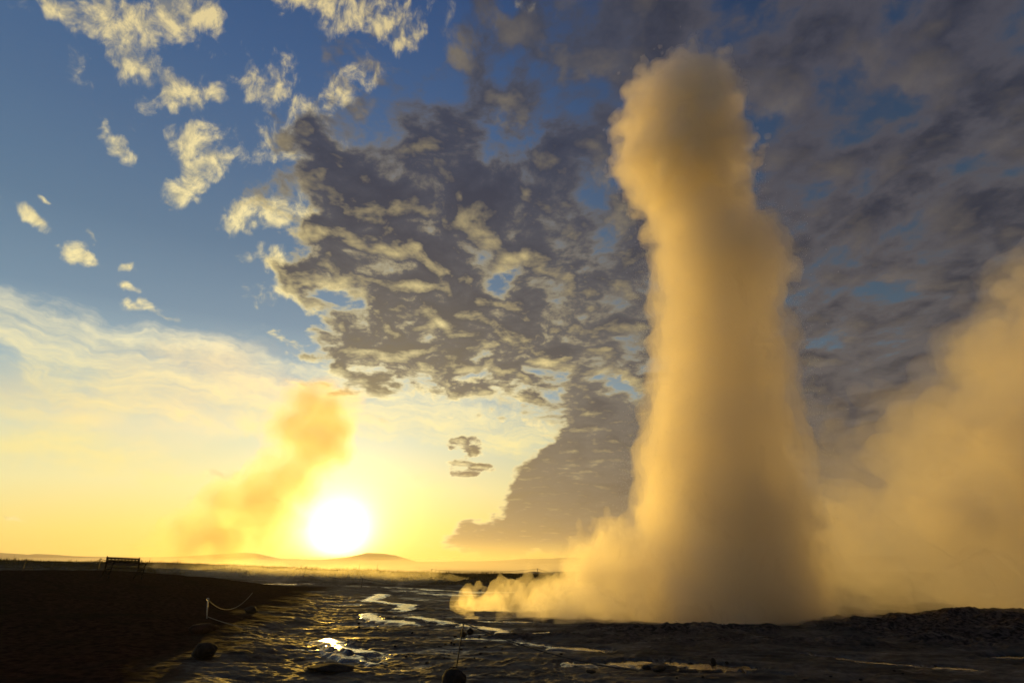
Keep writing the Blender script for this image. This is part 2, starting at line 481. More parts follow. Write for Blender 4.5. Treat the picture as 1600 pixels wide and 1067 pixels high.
    if fine:
        wob_ = (fbm(x * 1.9, y * 2.3, o=5, g=.68, s=91) - .5) * 1.5
        for pts, w, dep in streams:
            w, dep = w * 1.15, dep * 1.1
            d = np.full(x.shape, 99.0, np.float32)
            for i in range(len(pts) - 1):
                d = np.minimum(d, seg_dist(x, y, pts[i], pts[i + 1]))
            m_ = 1 - ss(d + wob_ * (w + .15) * 1.5, w * .35, w * 1.25)
            det = det * (1 - .35 * m_) - dep * m_ * .8 * (1 - .6 * gravel)
            wl = wl + m_ * (.5 * np.clip(rock, 0, 1) + .085)
    land.wet = ss(wl - lie - det, -.09, .01)
    return lie + det, wl, gravel, meadow, np.clip(rock, 0, 1)

def ground_z(x, y):
    return float(land(np.array([x]), np.array([y]))[0][0])

def spot(px, py, lo=8.0, hi=75.0):
    """the first point of the land met along a direction"""
    d = ray(px, py)
    Y = np.arange(lo, hi, .02, dtype=np.float32)
    X = d.x / d.y * Y
    Z = CAM_Z + d.z / d.y * Y
    h = land(X, Y)[0]
    k = np.argmax(Z <= h) if (Z <= h).any() else len(Y) - 1
    return Vector((float(X[k]), float(Y[k]), float(h[k])))

aa = np.concatenate([np.arange(-180, -56, 3.0), np.arange(-56, 56, .14), np.arange(56, 180, 3.0)]) * math.pi / 180
rr = np.concatenate([np.geomspace(.5, 8.0, 24, endpoint=False), np.geomspace(8.0, 26, 420, endpoint=False), np.geomspace(26, 70, 300, endpoint=False), np.geomspace(70, 12000, 190)])
A_, R_ = np.meshgrid(aa, rr, indexing='ij')
GX, GYg = np.sin(A_) * R_, np.cos(A_) * R_
hz_, wl_, gr_, me_, ro_ = land(GX.ravel(), GYg.ravel())
wet_ = land.wet
na, nr = len(aa), len(rr)
idx = np.arange(na * nr).reshape(na, nr)
i0, i1 = idx, np.roll(idx, -1, axis=0)
quads = np.stack([i0[:, :-1], i0[:, 1:], i1[:, 1:], i1[:, :-1]], -1).reshape(-1, 4)[:, ::-1]
V = np.stack([GX.ravel(), GYg.ravel(), hz_], -1)

def attr_nodes(T, name):
    n = T.new('ShaderNodeAttribute'); n.attribute_name = name
    return n.outputs['Fac']
gmat, T, out = material('ground')
pos = T.new('ShaderNodeNewGeometry').outputs['Position']
ga, ma, ra = attr_nodes(T, 'gravel'), attr_nodes(T, 'meadow'), attr_nodes(T, 'rock')
px_, py_, pz_ = T.xyz(pos)
n1_ = T.noise(pos, .9, 6, .6); n2_ = T.noise(pos, 7.0, 6, .65); n3_ = T.noise(pos, 45.0, 3, .6)
strat = T.noise(T.comb(T.mul(px_, .35), T.mul(py_, 1.0), T.mul(pz_, 6.0)), 1.4, 6, .6)
sint = T.mix(T.sm(strat, .38, .62), (.022, .017, .013), (.110, .092, .070))
sint = T.mix(T.sm(n2_, .40, .70), sint, (.055, .036, .024))
grav = T.mix(T.sm(n2_, .35, .65), (.016, .0085, .0055), (.040, .021, .014))
grav = T.mix(T.sm(n1_, .5, .75), grav, (.018, .013, .008))
rockc = T.mix(T.sm(n2_, .40, .62), (.010, .006, .005), (.085, .060, .048))
turf = T.mix(T.sm(n1_, .4, .65), (.028, .026, .008), (.05, .042, .014))
col = T.mix(ra, sint, rockc)
col = T.mix(T.sm(T.add(ga, T.mul(T.sub(n2_, .5), .5)), .35, .65), col, grav)
col = T.mix(ma, col, turf)
we = attr_nodes(T, 'wet')
wf = T.m('ADD', we, T.sm(n1_, .52, .66, 0, .45), clamp=True)
rgh = T.m('ADD', T.sm(wf, 0, 1, .68, .24), T.mul(ga, .45))
rgh = T.m('ADD', rgh, T.mul(T.m('ADD', ma, T.mul(ra, .25)), .5), clamp=True)
b = T.new('ShaderNodeBsdfPrincipled')
T.put(b.inputs['Base Color'], col)
T.put(b.inputs['Roughness'], rgh)
spec = T.m('MULTIPLY', T.sm(wf, 0, 1, .07, .45), T.m('SUBTRACT', 1.0, T.m('MAXIMUM', ga, ma)))
T.put(b.inputs['Specular IOR Level'], spec)
bp = T.new('ShaderNodeBump'); bp.inputs['Strength'].default_value = .9; bp.inputs['Distance'].default_value = .05
T.put(bp.inputs['Height'], T.add(n2_, T.mul(n3_, .35)))
T.put(b.inputs['Normal'], bp.outputs[0])
T.put(out.inputs['Surface'], b.outputs[0])
ground = mesh_np('ground', V, quads, gmat)
tag(ground, kind='structure')
for nm, arr in (('gravel', gr_), ('meadow', me_), ('rock', ro_), ('wet', wet_)):
    at_ = ground.data.attributes.new(nm, 'FLOAT', 'POINT')
    at_.data.foreach_set('value', arr.astype(np.float32))

# water standing in the hollows of the flats
keep = (rr > 8) & (rr < 56)
ka = (np.abs(aa) < .95)
sub = idx[np.ix_(ka, keep)][::2, ::2]
W = np.stack([GX.ravel(), GYg.ravel(), wl_], -1)[sub.ravel()]
si = np.arange(sub.size).reshape(sub.shape)
wq = np.stack([si[:-1, :-1], si[:-1, 1:], si[1:, 1:], si[1:, :-1]], -1).reshape(-1, 4)[:, ::-1]
# keep only what stands near or above the ground
gz = hz_[sub.ravel()]
low = (W[:, 2] > gz - .04)
wq = wq[low[wq].any(axis=1)]
used = np.unique(wq); remap = np.zeros(len(W), int); remap[used] = np.arange(len(used))
wm, T, out = material('water')
b = T.new('ShaderNodeBsdfPrincipled')
b.inputs['Base Color'].default_value = (.012, .010, .008, 1)
b.inputs['Roughness'].default_value = .12
b.inputs['IOR'].default_value = 1.33
b.inputs['Specular IOR Level'].default_value = .8
pos = T.new('ShaderNodeNewGeometry').outputs['Position']
bp = T.new('ShaderNodeBump'); bp.inputs['Strength'].default_value = .5; bp.inputs['Distance'].default_value = .03
T.put(bp.inputs['Height'], T.noise(pos, 9.0, 3, .6))
T.put(b.inputs['Normal'], bp.outputs[0]); T.put(out.inputs['Surface'], b.outputs[0])
water = mesh_np('water', W[used], remap[wq], wm)
tag(water, kind='structure')

# ------------------------------------------------------------------ small builders
def simple(name, col, rough=.6, metal=0.0, scale=8.0, var=.4, bump=.3, dist=.01):
    m, T, out = material(name)
    b = T.new('ShaderNodeBsdfPrincipled')
    tc = T.new('ShaderNodeTexCoord').outputs['Object']
    n = T.noise(tc, scale, 5, .6)
    T.put(b.inputs['Base Color'], T.mix(T.sm(n, .3, .7), tuple(c * (1 - var) for c in col), tuple(min(1, c * (1 + var)) for c in col)))
    b.inputs['Roughness'].default_value = rough
    b.inputs['Metallic'].default_value = metal
    if rough > .9: b.inputs['Specular IOR Level'].default_value = .08
    bp = T.new('ShaderNodeBump'); bp.inputs['Strength'].default_value = bump; bp.inputs['Distance'].default_value = dist
    T.put(bp.inputs['Height'], T.noise(tc, scale * 4, 3, .6))
    T.put(b.inputs['Normal'], bp.outputs[0])
    T.put(out.inputs['Surface'], b.outputs[0])
    return m
M_iron = simple('cast_iron', (.010, .008, .008), .95, 0, 20)
M_wood = simple('bench_wood', (.035, .018, .010), .6, 0, 12)
M_post = simple('grey_steel', (.32, .32, .31), .38, .5, 30, .2)
M_rust = simple('dark_steel', (.03, .024, .02), .6, .4, 30)
M_rope = simple('rope', (.10, .085, .07), .8, 0, 60)
M_drope = simple('dark_rope', (.02, .017, .014), .8, 0, 60)
M_stone = simple('stone', (.022, .016, .013), .95, 0, 6, .5, .8, .03)
M_redstone = simple('reddish_stone', (.030, .013, .009), .95, 0, 6, .5, .8, .03)

def tube(bm, pts, rad, n=6, cap=True):
    pts = [Vector(p) for p in pts]
    rings = []
    for i, p in enumerate(pts):
        d = (pts[min(i + 1, len(pts) - 1)] - pts[max(i - 1, 0)]).normalized()
        a = d.cross(Vector((0, 0, 1)))
        if a.length < 1e-3: a = d.cross(Vector((1, 0, 0)))
        a.normalize(); c = d.cross(a)
        rd = rad[i] if hasattr(rad, '__len__') else rad
        rings.append([bm.verts.new(p + (a * math.cos(2 * math.pi * k / n) + c * math.sin(2 * math.pi * k / n)) * rd) for k in range(n)])
    for i in range(len(rings) - 1):
        for k in range(n):
            bm.faces.new((rings[i][k], rings[i][(k + 1) % n], rings[i + 1][(k + 1) % n], rings[i + 1][k]))
    if cap:
        bm.faces.new(rings[0][::-1]); bm.faces.new(rings[-1])
def box(bm, c, s, rot=None):
    v = bmesh.ops.create_cube(bm, size=1)['verts']
    for q in v:
        p = Vector((q.co.x * s[0], q.co.y * s[1], q.co.z * s[2]))
        if rot is not None: p = rot @ p
        q.co = p + Vector(c)
def done(name, bm, mat, parent=None, smooth=False):
    bmesh.ops.recalc_face_normals(bm, faces=bm.faces)
    me = bpy.data.meshes.new(name); bm.to_mesh(me); bm.free()
    me.materials.append(mat)
    if smooth: me.shade_smooth()
    return link(bpy.data.objects.new(name, me), parent)

# ------------------------------------------------------------------ bench
def make_bench():
    root = link(bpy.data.objects.new('park_bench', None))
    tag(root, 'dark park bench with lattice back and curled iron ends on the gravel rise', 'bench')
    L = 1.5
    # local frame: x along the bench, the sitter faces -y
    for sx in (-1, 1):
        x = sx * (L / 2 - .02)
        e = bmesh.new()
        tube(e, [(x, .30, 0), (x, .24, .12), (x, .17, .26), (x, .15, .40), (x, .19, .58), (x, .24, .74), (x, .27, .86)], [.034, .032, .032, .034, .032, .032, .030], 6)      # rear leg and back upright
        tube(e, [(x, .27, .86), (x, .285, .89), (x, .27, .905)], .026, 6)
        tube(e, [(x, .15, .40), (x, 0, .385), (x, -.16, .39), (x, -.25, .40)], .022, 6)
        tube(e, [(x, .12, .22), (x, .03, .29), (x, -.08, .30), (x, -.17, .22)], .014, 6)
        tube(e, [(x, .10, .38), (x, .06, .33), (x, 0, .31), (x, -.07, .33), (x, -.11, .38)], .012, 6)
        iron = done('end_frame', e, M_iron, root, True)
        a = bmesh.new()
        tube(a, [(x, -.24, .40), (x, -.27, .46), (x, -.25, .54), (x, -.27, .62), (x, -.30, .645)], .020, 6)
        tube(a, [(x, .20, .63), (x, .08, .66), (x, -.10, .665), (x, -.24, .655), (x, -.31, .64), (x, -.32, .60), (x, -.29, .59)], .022, 6)
        tube(a, [(x, .17, .44), (x, .10, .50), (x, .03, .47), (x, -.04, .44), (x, -.14, .47), (x, -.22, .55)], .011, 6)
        done('armrest', a, M_iron, root, True)
        l = bmesh.new()
        tube(l, [(x, -.25, .40), (x, -.27, .30), (x, -.23, .18), (x, -.24, .08), (x, -.29, 0)], [.034, .034, .032, .032, .036], 6)
        tube(l, [(x, -.23, .16), (x, -.14, .20), (x, 0, .23), (x, .14, .18), (x, .24, .10)], .013, 6)
        done('leg', l, M_iron, root, True)
    s = bmesh.new()
    for k in range(6):
        box(s, (0, .13 - k * .075, .415 + .008 * abs(k - 2.5)), (L - .06, .058, .022))
    done('seat', s, M_wood, root)
    # back: a wooden rail above and below, a cast lattice between them
    bk = bmesh.new()
    tilt = Matrix.Rotation(R(-14), 4, 'X')
    def bpnt(u, z): return Vector((u, .175 + (z - .50) * .26, z))
    for z in (.84, .60):
        p = bpnt(0, z); box(bk, p, (L - .06, .03, .075), tilt)
    back = done('backrest', bk, M_wood, root)
    g = bmesh.new()
    n = 9
    w = (L - .12) / n
    for k in range(n):
        x0 = -L / 2 + .06 + k * w
        tube(g, [bpnt(x0, .625), bpnt(x0 + w, .815)], .016, 5)
        tube(g, [bpnt(x0 + w, .625), bpnt(x0, .815)], .016, 5)
        ring = [bpnt(x0 + w / 2 + math.cos(t) * w * .30, .72 + math.sin(t) * .055) for t in [2 * math.pi * j / 10 for j in range(11)]]
        tube(g, ring, .018, 5, False)
    for k in range(n + 1):
        x0 = -L / 2 + .06 + k * w
        tube(g, [bpnt(x0, .62), bpnt(x0, .82)], .018, 5)
    tube(g, [bpnt(-L / 2 + .04, .72), bpnt(L / 2 - .04, .72)], .008, 5)
    done('lattice', g, M_iron, back)
    return root
bench = make_bench()
bs = spot(190, 903, 21, 26.5)
print('bench at', bs)
bench.location = (bs.x, bs.y, bs.z - .03)
bench.scale = (.92, .92, .92)
view_az = math.atan2(bs.x, bs.y)
bench.rotation_euler = (0, R(1.5), -view_az + R(33))

# ------------------------------------------------------------------ rope barrier
def make_post(p, h, mat, label, lean=(0, 0), rad=.012, group=None):
    root = link(bpy.data.objects.new('rope_post', None))
    root.location = p
    root.rotation_euler = (lean[0], lean[1], 0)
    tag(root, label, 'rope post', group)
    q = bmesh.new(); tube(q, [(0, 0, -.08), (0, 0, h)], rad, 8); done('shaft', q, mat, root, True)
    e = bmesh.new()
    tube(e, [(math.cos(t) * rad * 2.2, 0, h + rad * 1.8 + math.sin(t) * rad * 2.2) for t in [2 * math.pi * j / 10 for j in range(11)]], rad * .6, 5, False)
    done('eyelet', e, mat, root, True)
    M = Matrix.Translation(p) @ root.rotation_euler.to_matrix().to_4x4()
    return root, M @ Vector((0, 0, h + rad * 1.8)), M
def make_rope(a, b, sag, label, mat, rad=.008, group=None):
    q = bmesh.new(); n = 28
    pts = []
    for i in range(n + 1):
        t = i / n
        p = a.lerp(b, t); p = Vector((p.x, p.y, p.z - 4 * sag * t * (1 - t)))
        pts.append(p)
    o_ = pts[0].copy()
    tube(q, [p - o_ for p in pts], rad, 6)
    o = done('rope', q, mat, None, True); o.location = o_
    return tag(o, label, 'rope', group)

G1 = 'posts of the rope barrier along the far path'
far_posts = [
    ((34, 892), 12, 'thin dark barrier post by the path at the far left edge'),
    ((152, 890.5), 12, 'thin dark barrier post just left of the park bench'),
    ((360, 899), 9, 'thin barrier post below the distant steam plume, between bench and sun'),
    ((475, 903), 12, 'thin dark barrier post standing in the bright haze left of the sun'),
    ((565, 917), 9, 'low barrier post among the wet glints below the sun'),
    ((674, 900.5), 8, 'small barrier post on the skyline below the flat hill'),
    ((840, 901), 9, 'barrier post on the dark bank beside the low steam'),
]
tops = []
for (p, hp, lab) in far_posts:
    s_ = spot(p[0], p[1], 22, 57)
    h_ = hp * s_.y * 1.1 / 800
    print('post', p, [round(c, 2) for c in s_], round(h_, 2))
    o, tp, M = make_post(s_, h_, M_rust, lab, rad=.02, group=G1)
    tops.append(tp)
GR = 'ropes of the far barrier'
rl = ['slack dark rope from the far left post to the post by the bench', 'dark rope from the bench post towards the plume post', 'dark rope hanging in the haze left of the sun',
      'dark rope running down from the haze to the low glinting post', None, 'dark rope along the bank between skyline post and steam']
for i in range(6):
    if rl[i]:
        make_rope(tops[i], tops[i + 1], .35 if i != 5 else .25, rl[i], M_drope, .011, GR)
e0 = spot(-120, 892, 20, 56)
make_rope(tops[0], Vector((e0.x, e0.y, e0.z + .4)), .3, 'slack dark rope leaving the frame from the far left post', M_drope, .011, GR)
e0 = spot(640, 916, 22, 56)
make_rope(tops[4], Vector((e0.x, e0.y, e0.z + .05)), .05, 'dark rope falling from the low glinting post to the wet flats', M_drope, .014, GR)
e0 = spot(1010, 925, 22, 56)
make_rope(tops[6], Vector((e0.x, e0.y, e0.z + .3)), .25, 'dark rope running from the bank post into the low steam', M_drope, .011, GR)

pA = spot(323, 966); pC = spot(711, 1058)
print('A', pA, 'C', pC)
postA, topA, MA = make_post(pA, 20 * pA.y * 1.13 / 800, M_post, 'pale grey metal post with rope eye at the edge of the dark gravel', (0, R(-10)), .015)
postC, topC, MC = make_post(pC, .80, M_rust, 'thin dark post leaning slightly beside the foreground boulder', (0, R(8)), .011)
bpt = spot(395, 944)
make_rope(topA, Vector((bpt.x - .1, bpt.y, bpt.z + .42)), .42, 'pale sagging rope curling up and right from the grey post', M_rope, .010)
make_rope(MA @ Vector((0, 0, .05)), topC, .34, 'grey rope from the foot of the grey post to the leaning dark post', M_rope, .009)
eC = spot(965, 1062)
make_rope(topC, Vector((eC.x + .3, eC.y - .2, eC.z + .15)), .10, 'dark rope running from the leaning post down towards the bright pool', M_drope, .009)

# ------------------------------------------------------------------ stones
def make_stone(px, py, wpx, hpx, label, mat, seed, name='boulder', cat='boulder', flat=1.0, group=None, angular=.5, depth=.9):
    p = spot(px, py)
    k = p.y * 1.15 / 800
    w, h = wpx * k * .92, hpx * k * .74
    bm = bmesh.new()
    bmesh.ops.create_icosphere(bm, subdivisions=4 if wpx > 12 else 2, radius=1)
    rs_ = np.random.default_rng(seed)
    planes = [(Vector(rs_.normal(size=3)).normalized(), rs_.uniform(.62, .95)) for _ in range(9)]
    co = np.array([v.co[:] for v in bm.verts])
    nn = fbm(co[:, 0] * 1.8 + seed, co[:, 1] * 1.8, co[:, 2] * 1.8, 4, .55, seed) - .5
    for v, q in zip(bm.verts, nn):
        d = v.co.normalized(); r_ = 1 + q * .55
        for pn, pd in planes:
            c_ = d.dot(pn)
            if c_ > .05: r_ = min(r_, (pd / c_) * angular + r_ * (1 - angular))
        v.co = Vector((d.x * w * .55 * r_, d.y * w * .5 * depth * r_, d.z * h * .62 * r_ + h * .36))
    o = done(name, bm, mat, None, True)
    o.location = (p.x, p.y, p.z); o.rotation_euler = (0, 0, seed * .7)
    tag(o, label, cat, group)
    return o
make_stone(316, 1026, 33, 22, 'squarish dark boulder on the gravel, nearest of the three below the grey post', M_stone, 3, angular=.95)
make_stone(315, 988, 34, 13, 'low reddish boulder at the foot of the grey post', M_redstone, 5, angular=.6)
make_stone(392, 957, 18, 10, 'small dark boulder right of the sagging pale rope', M_stone, 8, angular=.8)
make_stone(708, 1074, 36, 26, 'dark domed boulder at the foot of the leaning post, bottom edge', M_stone, 12, angular=.5)
make_stone(706, 1049, 9, 8, 'small dark cobble resting just above the domed boulder', M_stone, 14, 'cobble', 'stone')
make_stone(723, 995, 9, 9, 'small squarish stone left of the thin bright pool', M_stone, 17, 'cobble', 'stone', angular=.95)
make_stone(734, 993, 9, 8, 'squarish stone touching the left tip of the thin bright pool', M_stone, 19, 'cobble', 'stone', angular=.95)
make_stone(1080, 1043, 9, 7, 'round dark stone standing in the middle of the bright pool', M_stone, 23, 'cobble', 'stone')
make_stone(1030, 1047, 26, 7, 'long low dark slab lying in the bright pool', M_stone, 24, 'slab', 'stone', depth=.6)
make_stone(1010, 1044, 14, 5, 'low dark stone beside the slab in the bright pool', M_stone, 25, 'cobble', 'stone')
make_stone(924, 1051, 13, 4, 'flat dark stone at the near left rim of the bright pool', M_stone, 26, 'cobble', 'stone')
make_stone(1115, 1037, 7, 8, 'upright dark stone at the far right rim of the bright pool', M_stone, 27, 'cobble', 'stone')
make_stone(1136, 1037, 5, 4, 'tiny stone right of the upright stone by the bright pool', M_stone, 28, 'cobble', 'stone')
make_stone(515, 1047, 62, 9, 'long dark ledge slab behind a golden glint on the left flats', M_stone, 31, 'slab', 'stone', angular=.9, depth=.5)
make_stone(675, 903, 7, 4, 'small dark stone on the far bank below the skyline post', M_stone, 33, 'cobble', 'stone')
rs = random.Random(5)
for k in range(34):
    px, py = rs.choice([(rs.uniform(700, 880), rs.uniform(1000, 1045)), (rs.uniform(540, 700), rs.uniform(975, 1040)), (rs.uniform(1000, 1500), rs.uniform(1040, 1064)), (rs.uniform(690, 760), rs.uniform(995, 1030))])
    make_stone(px, py, rs.uniform(2.5, 7), rs.uniform(1.2, 2.8), 'small dark pebble strewn over the wet flats', M_stone, 100 + k, 'pebble', 'stone', group='pebbles strewn over the wet flats')

# ------------------------------------------------------------------ meadow grass
rg = np.random.default_rng(3)
NB = 26000
gx = rg.uniform(-62, 26, NB); gy = rg.uniform(46, 61.5, NB)
clump = fbm(gx * .45, gy * .45, o=3, s=5)
hh, _, _, gm_, _ = land(gx, gy)
hgt = (.10 + .30 * ss(clump, .42, .72) * rg.random(NB)) * (1 + (rg.random(NB) > .985) * 1.3)
ok = gm_ > .25
gx, gy, hh, hgt = gx[ok], gy[ok], hh[ok], hgt[ok]
n_ = len(gx); ang_ = rg.uniform(0, 6.28, n_); wd = rg.uniform(.015, .035, n_); lx, ly = rg.normal(0, .08, n_), rg.normal(0, .08, n_)
P0 = np.stack([gx - np.cos(ang_) * wd, gy - np.sin(ang_) * wd, hh - .03], -1)
P1 = np.stack([gx + np.cos(ang_) * wd, gy + np.sin(ang_) * wd, hh - .03], -1)
P2 = np.stack([gx + lx, gy + ly, hh + hgt], -1)
GV = np.stack([P0, P1, P2], 1).reshape(-1, 3)
gf = np.arange(n_ * 3).reshape(-1, 3)
gm2, T, out = material('dry_grass')
d1_ = T.new('ShaderNodeBsdfDiffuse'); d1_.inputs[0].default_value = (.055, .045, .014, 1)
d2_ = T.new('ShaderNodeBsdfTranslucent'); d2_.inputs[0].default_value = (.085, .065, .016, 1)
mx = T.new('ShaderNodeMixShader'); mx.inputs[0].default_value = .5
T.put(mx.inputs[1], d1_.outputs[0]); T.put(mx.inputs[2], d2_.outputs[0]); T.put(out.inputs[0], mx.outputs[0])
tag(mesh_np('meadow_grass', GV, gf, gm2, smooth=False), 'rough dry grass along the skyline of the far bank', 'grass', kind='stuff')

# ------------------------------------------------------------------ steam
def steam_mat(name, density, color=(1, 1, 1), g=.6, skin=0.0):
    m, T, out = material(name)
    v = T.new('ShaderNodeVolumePrincipled')
    v.inputs['Color'].default_value = (*color, 1)
    v.inputs['Density'].default_value = density
    v.inputs['Anisotropy'].default_value = g
    T.put(out.inputs['Volume'], v.outputs[0])
    if skin > 0:     # faint translucent droplet skin, added to give the volume hull a surface
        tr = T.new('ShaderNodeBsdfTransparent'); tl = T.new('ShaderNodeBsdfTranslucent')
        tl.inputs[0].default_value = (.9, .9, .9, 1)
        mx = T.new('ShaderNodeMixShader'); mx.inputs[0].default_value = skin
        T.put(mx.inputs[1], tr.outputs[0]); T.put(mx.inputs[2], tl.outputs[0])
        T.put(out.inputs['Surface'], mx.outputs[0])
    m.cycles.homogeneous_volume = True
    return m
def grid(lo, hi, h):
    ax = [np.arange(lo[i], hi[i], h, dtype=np.float32) for i in range(3)]
    return np.meshgrid(*ax, indexing='ij')
def iso_mesh(name, Fd, lo, h, lev, mat, parent=None):
    """the surface where a field of steam thickness passes one level"""
    Fd = Fd.copy()
    Fd[[0, -1]] = -9; Fd[:, [0, -1]] = -9; Fd[:, :, [0, -1]] = -9
    g = openvdb.FloatGrid(-9.0)
    g.copyFromArray(np.ascontiguousarray(Fd))
    pts, quads_ = g.convertToQuads(isovalue=lev)
    return mesh_np(name, pts * h + np.array(lo), quads_[:, ::-1], mat, parent)
def puffs(X, Y, Z, lst, k=.6):
    """smooth union of ellipsoids given as picture point, distance and half sizes in picture points"""
    F = np.full(X.shape, -9.0, np.float32)
    for px, py, Yd, wa, ha, *dd in lst:
        c = at(px, py, Yd)
        dl = ray(px, py).y
        s_ = Yd / dl / FPX
        rx, rz = wa * s_, ha * s_ / max(.5, math.cos(PITCH))
        ry = dd[0] if dd else (rx + rz) / 2
        q = np.sqrt(((X - c.x) / rx) ** 2 + ((Y - c.y) / ry) ** 2 + ((Z - c.z) / rz) ** 2)
        f = (1 - q) * min(rx, ry, rz)
        hmix = np.clip(.5 + .5 * (f - F) / k, 0, 1)
        F = F * (1 - hmix) + f * hmix + k * hmix * (1 - hmix)
    return F

GY = 22.0
SC_ = (1.0, .975, .915)
rows = [(64, 1030, 1062), (76, 1010, 1076), (90, 992, 1092), (100, 986, 1136), (150, 976, 1150), (190, 962, 1160), (240, 958, 1172), (275, 966, 1174), (300, 988, 1172), (330, 1003, 1176),
        (360, 1008, 1186), (390, 1008, 1226), (410, 1008, 1240), (440, 1010, 1232), (480, 1010, 1226), (550, 1012, 1238), (600, 1006, 1246), (650, 997, 1250), (700, 988, 1256),
        (760, 980, 1266), (820, 974, 1280), (880, 960, 1290), (960, 950, 1300), (1000, 950, 1300)]
pl = [(at(l, y, GY), at(r_, y, GY)) for y, l, r_ in rows]
zs = np.array([a.z for a, b in pl])[::-1]
cxs = np.array([(a.x + b.x) / 2 for a, b in pl])[::-1]
rads = np.array([(b.x - a.x) / 2 for a, b in pl])[::-1]
print('column top', zs[-1])
lo, hi, h = (-5.0, 16.0, -.7), (14.6, 28, 33), .11
X, Y, Z = grid(lo, hi, h)
cx = np.interp(Z, zs, cxs); r_ = np.interp(Z, zs, rads)
q = np.sqrt((X - cx) ** 2 + (Y - GY) ** 2)
col = np.minimum(r_ - q - .12, (zs[-1] - 3.1 - Z - .13 * q * q) * .9)
# knobs that stick out of the column
col = np.maximum(col, puffs(X, Y, Z, [(1042, 116, 22, 34, 34), (1108, 140, 22, 32, 24), (1010, 140, 22, 26, 26), (985, 215, 22, 26, 40), (978, 262, 21.6, 18, 24), (1225, 418, 22, 26, 26), (1135, 165, 22, 24, 40), (1160, 240, 22, 20, 30)], .3))
foot = puffs(X, Y, Z, [(738, 952, 24.5, 30, 13), (765, 955, 23.6, 50, 13), (815, 952, 23, 60, 20), (775, 945, 24, 38, 20), (825, 936, 23.5, 46, 30), (875, 925, 23.5, 50, 40), (925, 905, 23, 60, 58), (975, 885, 23, 62, 72), (1020, 900, 22.5, 90, 86),
                        (860, 955, 22, 90, 22), (960, 950, 21, 100, 36), (1100, 920, 22, 140, 84), (1220, 925, 22, 100, 76), (900, 960, 20.4, 70, 13), (1000, 962, 19.8, 90, 20), (1120, 960, 19.4, 110, 26), (1240, 964, 19.4, 100, 22)], .7)
topm = ss(Z, 14.5, 19)
lowm = 1 - ss(Z, 2.5, 6)
w1 = 1 - worley(X / 1.9, Y / 1.9, Z / 2.1, 1); w2 = 1 - worley(X / .85, Y / .85, Z / .9, 5); w3 = 1 - worley(X / .42, Y / .42, Z / .45, 9)
fb = fbm(X / .9, Y / .9, Z / 1.3, 5, .6) - .5
billow = (w1 - .5) * 1.7 + (w2 - .5) * 1.45 + (w3 - .5) * .6
F = np.maximum(col, foot)
F = F + (.12 + .75 * topm + .28 * lowm) * billow + (1 - topm) * fb * (1.35 + .5 * lowm) + fb * .25 - .12
F = F * (.50 + .50 * np.maximum(topm, .35 * lowm))          # the jet is crisp at its head and loose below
del w1, w2, w3, col, foot, q, cx, r_
geyser = link(bpy.data.objects.new('geyser', None))
geyser.location = (7.4, 22, 0)
tag(geyser, 'tall erupting geyser column of glowing steam and spray with billows spreading at its foot', 'geyser')
def keep_place(o):
    o.matrix_parent_inverse = Matrix.Translation(-Vector(o.parent.location))
    return o
keep_place(iso_mesh('steam_veil', F, lo, h, 0.0, steam_mat('steam_veil', .38, SC_, g=.75, skin=.015), geyser))
keep_place(iso_mesh('steam_body', F, lo, h, 0.30, steam_mat('steam_body', .75, SC_, g=.75), geyser))
keep_place(iso_mesh('steam_core', F, lo, h, 0.95, steam_mat('steam_core', 1.1, SC_, g=.72), geyser))
del F, X, Y, Z, fb, billow
# flung drops at the edges of the jet
rd = np.random.default_rng(11)
ND = 15000
zz = rd.uniform(3, 21, ND)
side_ = np.where(rd.random(ND) < .5, -1, 1)
rr_ = np.interp(zz, zs, rads) * (1 + rd.gamma(1.4, .04, ND) - .01)
th = rd.uniform(0, 2 * math.pi, ND)
dxp = np.interp(zz, zs, cxs) + rr_ * np.cos(th); dyp = GY + rr_ * np.sin(th)
sz = rd.uniform(.006, .016, ND)
tet = np.array([(1, 0, -.5), (-.5, .87, -.5), (-.5, -.87, -.5), (0, 0, 1.2)])
DV = (np.stack([dxp, dyp, zz], -1)[:, None, :] + tet[None] * sz[:, None, None]).reshape(-1, 3)
tf = np.array([(0, 2, 1), (0, 1, 3), (1, 2, 3), (2, 0, 3)])
DF = (np.arange(ND)[:, None, None] * 4 + tf[None]).reshape(-1, 3)
dm, T, out = material('water_drops')
tb = T.new('ShaderNodeBsdfTranslucent'); tb.inputs[0].default_value = (.85, .85, .85, 1); db = T.new('ShaderNodeBsdfDiffuse'); db.inputs[0].default_value = (.6, .6, .6, 1)
mx = T.new('ShaderNodeMixShader'); mx.inputs[0].default_value = .6; T.put(mx.inputs[1], db.outputs[0]); T.put(mx.inputs[2], tb.outputs[0]); T.put(out.inputs[0], mx.outputs[0])
sp = keep_place(mesh_np('water_spray', DV, DF, dm, geyser, smooth=False)); sp['kind'] = 'stuff'

